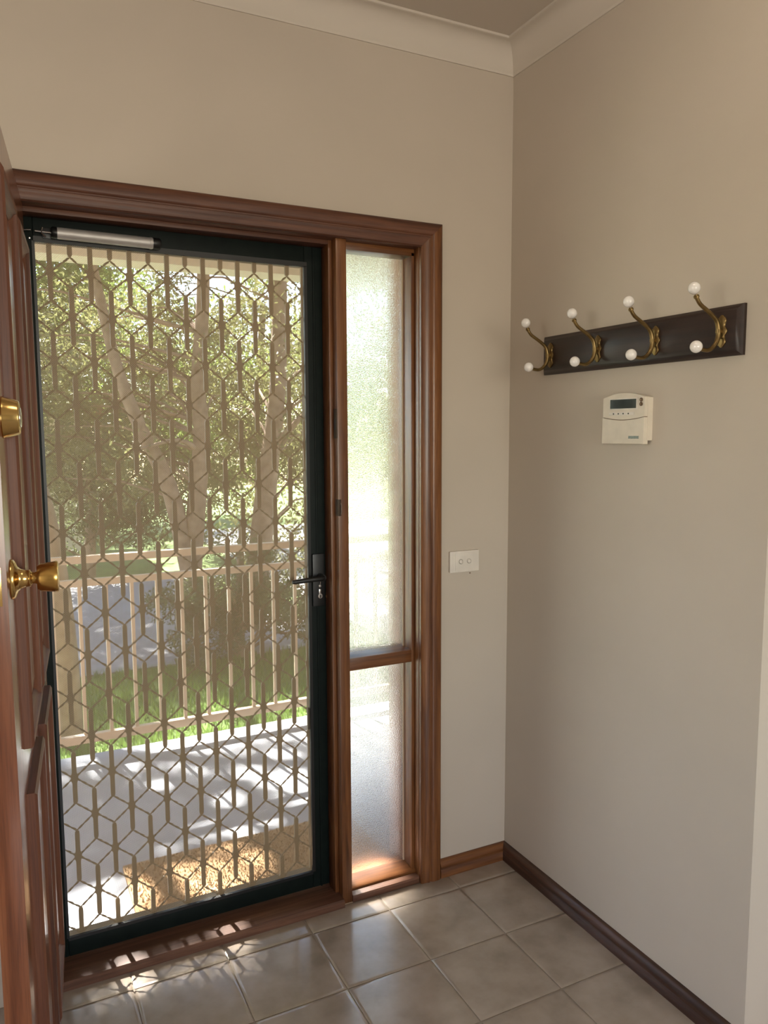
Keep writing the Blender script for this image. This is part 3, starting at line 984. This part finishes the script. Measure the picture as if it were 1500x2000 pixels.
# railing
rl = tag(empty('porch_railing', (-0.5, 1.78, PZ)), 'cream steel railing with double top rail along the porch edge', 'railing')
RX0, RX1 = -3.0, 2.9
obj('top_rail', MB().box(RX0, RX1, 1.760, 1.800, 0.876, 0.912, 0.004), M['rail'], rl)
obj('second_rail', MB().box(RX0, RX1, 1.763, 1.797, 0.764, 0.798, 0.004), M['rail'], rl)
obj('bottom_rail', MB().box(RX0, RX1, 1.763, 1.797, -0.012, 0.030, 0.004), M['rail'], rl)
bal = None
for k in range(-14, 28):
    x = -1.098 + 0.121 * k
    if x < RX0 + 0.1 or x > RX1 - 0.1:
        continue
    if bal is None:
        bmsh = MB().box(-0.0085, 0.0085, -0.0085, 0.0085, 0, 0.736, 0.0015).mesh('baluster')
        bmsh.materials.append(M['rail'])
        bal = bmsh
    obj('baluster', bal, None, rl, Vector((x, 1.78, 0.029)) - Vector(rl.location))
for x in (-2.98, 2.88, -1.36 - 0.45):
    obj('post', MB().box(x - 0.02, x + 0.02, 1.76, 1.80, PZ, 0.912, 0.003), M['rail'], rl)

# ground
GZ = -0.45
struct(obj('lawn', MB().box(-14, 20, 1.85, 24, GZ - 0.3, GZ), M['lawn']), 'green lawn beyond the porch')
struct(obj('driveway', MB().box(-14, 1.2, 4.3, 8.2, GZ - 0.1, GZ + 0.012), M['drive']), 'blue-grey sealed driveway behind the railing')
struct(obj('garden_path', MB().box(1.6, 7.5, 3.6, 13.0, GZ - 0.1, GZ + 0.02), M['path']), 'pale sunlit concrete path beside the house')
# grass blades
ng = 26000
gx = rng.uniform(-2.6, 2.2, ng); gy = 1.87 + rng.uniform(0, 1, ng) ** 1.3 * 2.43
gh = rng.uniform(0.03, 0.085, ng); ga = rng.uniform(0, 2 * math.pi, ng)
gw = rng.uniform(0.003, 0.006, ng)
V = np.zeros((ng * 3, 3))
V[0::3] = np.stack([gx - np.cos(ga) * gw, gy - np.sin(ga) * gw, np.full(ng, GZ)], 1)
V[1::3] = np.stack([gx + np.cos(ga) * gw, gy + np.sin(ga) * gw, np.full(ng, GZ)], 1)
V[2::3] = np.stack([gx + rng.normal(0, 0.02, ng), gy + rng.normal(0, 0.02, ng), GZ + gh], 1)
tag(obj('grass', fast_mesh('grass', V, 3), M['grass']), 'short green grass along the porch edge', 'grass', kind='stuff')

# far garage
gr = tag(empty('garage', (-3.2, 12.2, GZ)), 'cream walled garage beyond the driveway', 'garage')
obj('wall', MB().box(-6.5, -0.35, 11.4, 13.0, GZ, 1.75), M['garage'], gr)
obj('roof', MB().box(-6.9, 0.0, 11.0, 13.3, 1.75, 1.95), M['roof_tile'], gr)

S = np.array(SUN_VEC)
# where the sun reaches the porch floor through gaps in the canopy: (x, y, radius)
SPOTS = [(-1.27, 0.45, 0.19), (-1.05, 0.38, 0.25), (-0.86, 0.50, 0.14), (-1.02, 0.78, 0.05), (-0.86, 0.84, 0.07), (-0.72, 0.78, 0.05),
         (-1.05, 1.66, 0.06), (-0.88, 1.72, 0.05), (-0.70, 1.74, 0.06), (-0.43, 1.10, 0.12), (-0.36, 1.35, 0.09), (-0.55, 1.30, 0.06),
         (-0.08, 1.74, 0.07), (-0.70, 1.06, 0.05), (-0.62, 0.80, 0.05), (-0.42, 0.92, 0.06), (-1.20, 1.25, 0.03), (-0.95, 1.35, 0.03),
         (-0.82, 1.55, 0.035), (-0.485, -0.09, 0.10), (-1.245, -0.155, 0.02), (-0.955, -0.115, 0.02)]


def canopy_filter(P):
    """drop leaves whose shadow would fall on one of the sunny spots of the porch"""
    t = (P[:, 2] - PZ) / S[2]
    qx, qy = P[:, 0] - S[0] * t, P[:, 1] - S[1] * t
    keep = np.ones(len(P), bool)
    for x, y, r in SPOTS:
        keep &= (qx - x) ** 2 + (qy - y) ** 2 > (r + 0.02) ** 2
    return keep


def leaves(centres, radii, n, size, seed, squash=0.8, droop=0.3, view_gaps=None):
    """small kite-shaped leaves in ellipsoidal sprays"""
    g = np.random.default_rng(seed)
    m = len(centres)
    idx = g.integers(0, m, n)
    d = g.normal(size=(n, 3))
    d /= np.linalg.norm(d, axis=1)[:, None]
    r = g.uniform(0.25, 1.0, n) ** 0.6
    P = centres[idx] + d * (r * radii[idx])[:, None] * np.array([1, 1, squash])
    P = P[canopy_filter(P)]
    P = P[P[:, 2] > GZ + 0.02]
    if view_gaps is not None:
        P = P[view_gaps(P)]
    n = len(P)
    a = g.normal(size=(n, 3)); a[:, 2] -= droop
    a /= np.linalg.norm(a, axis=1)[:, None]
    b_ = np.cross(a, g.normal(size=(n, 3)))
    b_ /= np.linalg.norm(b_, axis=1)[:, None]
    s = size * g.uniform(0.6, 1.4, n)[:, None]
    V = np.zeros((n * 4, 3))
    V[0::4] = P - a * s
    V[1::4] = P - a * s * 0.1 + b_ * s * 0.38
    V[2::4] = P + a * s
    V[3::4] = P - a * s * 0.1 - b_ * s * 0.38
    return V


CAMP = np.array(cam.location)


def sprays(path_pts, n, spread, r0, r1, seed):
    g = np.random.default_rng(seed)
    A = np.array(path_pts)
    c = A[g.integers(0, len(A), n)] + g.normal(size=(n, 3)) * np.array(spread)
    return c, g.uniform(r0, r1, n)


def tree(name, label, trunk, trunk_r, extra_stems, crown_c, crown_spread, n_spray, n_leaf, leafsize, mat, seed, group='trees beyond the porch railing', spray_r=(0.18, 0.5), gaps=None, squash=0.75):
    base = Vector(trunk[0])
    t = tag(empty(name, base), label, 'tree', group)
    obj('trunk', MB().tube(smooth_path(trunk, 4), list(np.linspace(trunk_r, trunk_r * 0.45, (len(trunk) - 1) * 4 + 1)), 12), M['bark'], t)
    for st_, r in extra_stems:
        obj('branch', MB().tube(smooth_path(st_, 4), list(np.linspace(r, r * 0.4, (len(st_) - 1) * 4 + 1)), 10), M['bark'], t)
    g = np.random.default_rng(seed + 5)
    c, rr = sprays(crown_c, n_spray, crown_spread, spray_r[0], spray_r[1], seed)
    # twigs from the trunk into a few of the sprays
    tw = MB()
    tp = np.array([tuple(q) for q in smooth_path(trunk, 4)])
    for k in range(26):
        e = c[g.integers(0, len(c))]
        s_ = tp[np.argmin(np.abs(tp[:, 2] - (e[2] - 0.3)))]
        mid = (s_ + e) / 2 + np.array([0, 0, 0.12])
        tw.tube([s_, mid, e], [0.018, 0.011, 0.004], 6)
    obj('twigs', tw, M['bark'], t)
    V = leaves(c, rr, n_leaf, leafsize, seed + 9, squash=squash, view_gaps=gaps)
    f = obj('foliage', fast_mesh('foliage', V - np.array(base), 4), mat, t)
    f['kind'] = 'stuff'
    return t


# forked tree on the lawn, leaning stem
tree('cypress_tree', 'forked cypress with one stem leaning over the driveway', [(0.04, 5.2, GZ), (0.05, 5.2, 0.1), (0.12, 5.2, 0.8), (0.19, 5.2, 1.46), (0.17, 5.2, 1.95), (0.25, 5.2, 3.0), (0.2, 5.2, 4.5)], 0.11,
     [([(0.05, 5.2, 0.1), (-0.13, 5.2, 0.99), (-0.38, 5.2, 1.56), (-0.58, 5.2, 2.2), (-0.8, 5.2, 3.4)], 0.09), ([(0.19, 5.2, 1.3), (-0.05, 5.1, 1.42), (-0.4, 5.0, 1.35)], 0.03)],
     [(-0.5, 6.1, 2.0), (-1.2, 6.0, 2.4), (0.1, 6.1, 2.3), (-0.2, 6.1, 1.3), (-0.9, 6.1, 1.4), (0.4, 6.0, 1.6)], (0.45, 0.3, 0.5), 90, 26000, 0.026, M['leaf'], 21)
tree('cypress_tree', 'straight cypress with a thick bare trunk right of the forked one', [(0.62, 5.2, GZ), (0.68, 5.2, -0.1), (0.78, 5.2, 0.7), (0.85, 5.2, 1.2), (0.97, 5.2, 2.25), (1.0, 5.2, 4.5)], 0.14,
     [([(0.85, 5.2, 1.3), (1.2, 5.0, 1.7), (1.6, 4.9, 1.9)], 0.035)],
     [(0.9, 6.1, 2.2), (1.3, 6.1, 1.3), (0.5, 6.0, 2.6), (1.5, 6.1, 2.2), (1.3, 6.0, 0.6), (1.6, 5.2, 2.0), (0.75, 5.3, 2.9)], (0.4, 0.3, 0.5), 80, 24000, 0.026, M['leaf'], 33)
tree('paperbark_tree', 'rough bark trunk standing close behind the railing', [(-1.22, 3.0, GZ), (-1.23, 3.0, 0.3), (-1.30, 3.0, 1.0), (-1.5, 3.0, 1.9), (-1.6, 3.05, 3.0)], 0.085,
     [], [(-1.6, 3.2, 3.0), (-1.9, 3.4, 2.6), (-1.2, 3.3, 3.2)], (0.4, 0.3, 0.35), 30, 9000, 0.026, M['leaf'], 45)
# big canopy shading the porch
tree('pine_tree', 'tall spreading pine shading the porch from beyond the lawn', [(-3.2, 6.5, GZ), (-3.1, 6.4, 1.5), (-2.6, 6.0, 3.6), (-2.0, 5.6, 5.0)], 0.2,
     [([(-2.6, 6.0, 3.6), (-1.2, 5.4, 4.2), (0.8, 5.0, 4.6)], 0.08), ([(-2.8, 6.1, 3.0), (-1.6, 4.6, 3.6), (-0.6, 3.8, 3.9)], 0.06)],
     [(-1.7, 3.35, 3.7), (-1.0, 3.35, 3.7), (-0.3, 3.35, 3.7), (0.4, 3.5, 3.7), (1.1, 3.6, 3.8), (1.0, 4.2, 4.1), (-1.4, 4.0, 3.7), (-0.7, 3.9, 3.6), (0.0, 4.0, 3.7), (-1.1, 4.6, 4.2), (-0.3, 4.6, 4.3), (0.5, 4.4, 4.1), (-1.9, 4.4, 3.9), (-1.4, 5.0, 4.8), (-0.4, 5.2, 4.9), (0.5, 5.0, 4.7)], (0.38, 0.36, 0.28), 265, 138000, 0.032, M['leaf'], 57, squash=0.5)
tree('conifer_shrub', 'bushy dark conifer growing low on the lawn behind the railing', [(0.25, 4.3, GZ), (0.27, 4.3, 0.2), (0.3, 4.3, 0.7)], 0.05, [],
     [(0.25, 4.3, 0.0), (0.3, 4.3, 0.35), (0.05, 4.3, -0.1), (0.55, 4.35, -0.1)], (0.22, 0.2, 0.16), 60, 22000, 0.018, M['leaf_dark'], 69, spray_r=(0.1, 0.24))
tree('conifer_shrub', 'grey-green conifer at the far side of the driveway', [(-0.55, 8.6, GZ), (-0.5, 8.6, 0.6), (-0.5, 8.6, 1.8)], 0.08, [],
     [(-0.5, 8.6, 0.5), (-0.6, 8.6, 1.0), (-0.3, 8.6, 1.5), (0.2, 8.6, 0.6)], (0.35, 0.3, 0.3), 60, 20000, 0.032, M['leaf_dark'], 81, spray_r=(0.2, 0.45))
tree('broadleaf_tree', 'bright green leafy tree behind the driveway', [(-1.6, 9.4, GZ), (-1.6, 9.4, 1.5), (-1.5, 9.4, 3.6)], 0.12, [],
     [(-1.5, 9.4, 2.6), (-0.8, 9.4, 3.2), (-1.9, 9.2, 3.4), (-0.9, 9.3, 2.4), (-1.2, 9.3, 4.4), (-2.4, 9.3, 4.6), (-0.2, 9.3, 4.6)], (0.6, 0.4, 0.5), 120, 42000, 0.040, M['leaf_bright'], 93, spray_r=(0.25, 0.6))


def sky_gap(P):
    d = P - CAMP
    u, z = d[:, 0] / d[:, 1], d[:, 2] / d[:, 1]
    k = np.ones(len(P), bool)
    for a, b_, r in ((0.335, 0.115, 0.018), (0.30, 0.095, 0.014), (0.372, 0.105, 0.014), (0.25, 0.105, 0.012), (0.39, 0.075, 0.012)):
        k &= (u - a) ** 2 + (z - b_) ** 2 > r * r
    return k


tree('broadleaf_tree', 'pale green leafy tree far behind the straight cypress', [(2.4, 10.5, GZ), (2.4, 10.5, 1.5), (2.5, 10.5, 3.6)], 0.12, [],
     [(2.4, 10.5, 2.4), (1.5, 10.5, 2.8), (3.2, 10.4, 2.2), (2.6, 10.5, 1.2), (1.3, 10.4, 1.4), (3.6, 10.4, 3.2), (0.6, 10.4, 2.3)], (0.6, 0.5, 0.5), 110, 30000, 0.042, M['leaf_bright'], 105, spray_r=(0.25, 0.6))
tree('olive_tree', 'spreading grey-green tree beside the pale path', [(3.3, 7.2, GZ), (3.3, 7.2, 0.8), (3.5, 7.2, 2.2), (3.4, 7.2, 3.6)], 0.12, [],
     [(2.7, 7.2, 1.5), (3.2, 7.2, 1.2), (4.0, 7.2, 1.8), (3.5, 7.2, 2.6), (4.4, 7.2, 2.8), (3.6, 7.2, 3.6), (4.4, 7.2, 3.8)], (0.42, 0.45, 0.4), 110, 30000, 0.036, M['leaf'], 141, spray_r=(0.22, 0.5))
tree('olive_tree', 'wide leafy tree at the far corner of the pale path', [(6.4, 8.6, GZ), (6.4, 8.6, 0.9), (6.6, 8.6, 2.4), (6.4, 8.6, 3.6)], 0.13, [],
     [(5.6, 8.6, 1.8), (6.4, 8.6, 1.2), (7.4, 8.6, 1.7), (6.6, 8.6, 2.8), (5.4, 8.6, 3.0), (7.8, 8.6, 2.8), (6.2, 8.6, 3.9), (8.6, 8.5, 1.6), (9.6, 8.4, 2.4)], (0.55, 0.5, 0.45), 150, 40000, 0.045, M['leaf'], 153, spray_r=(0.3, 0.6))
tree('hedge_tree', 'dark dense tree closing the view at the end of the garden', [(0.8, 16.0, GZ), (0.8, 16.0, 2.0), (0.8, 16.0, 5.0)], 0.2, [],
     [(-3.0, 16.0, 1.5), (-1.5, 16.0, 2.6), (0.2, 16.0, 1.5), (1.8, 16.0, 3.0), (3.2, 16.0, 1.4), (4.8, 16.0, 2.6), (-2.0, 16.0, 4.0), (0.5, 16.0, 3.6), (6.2, 16.0, 1.2)], (0.9, 0.5, 0.8), 200, 42000, 0.060, M['leaf_dark'], 117, spray_r=(0.4, 0.9))

for o in bpy.data.objects:
    if '_local' in o:
        del o['_local']
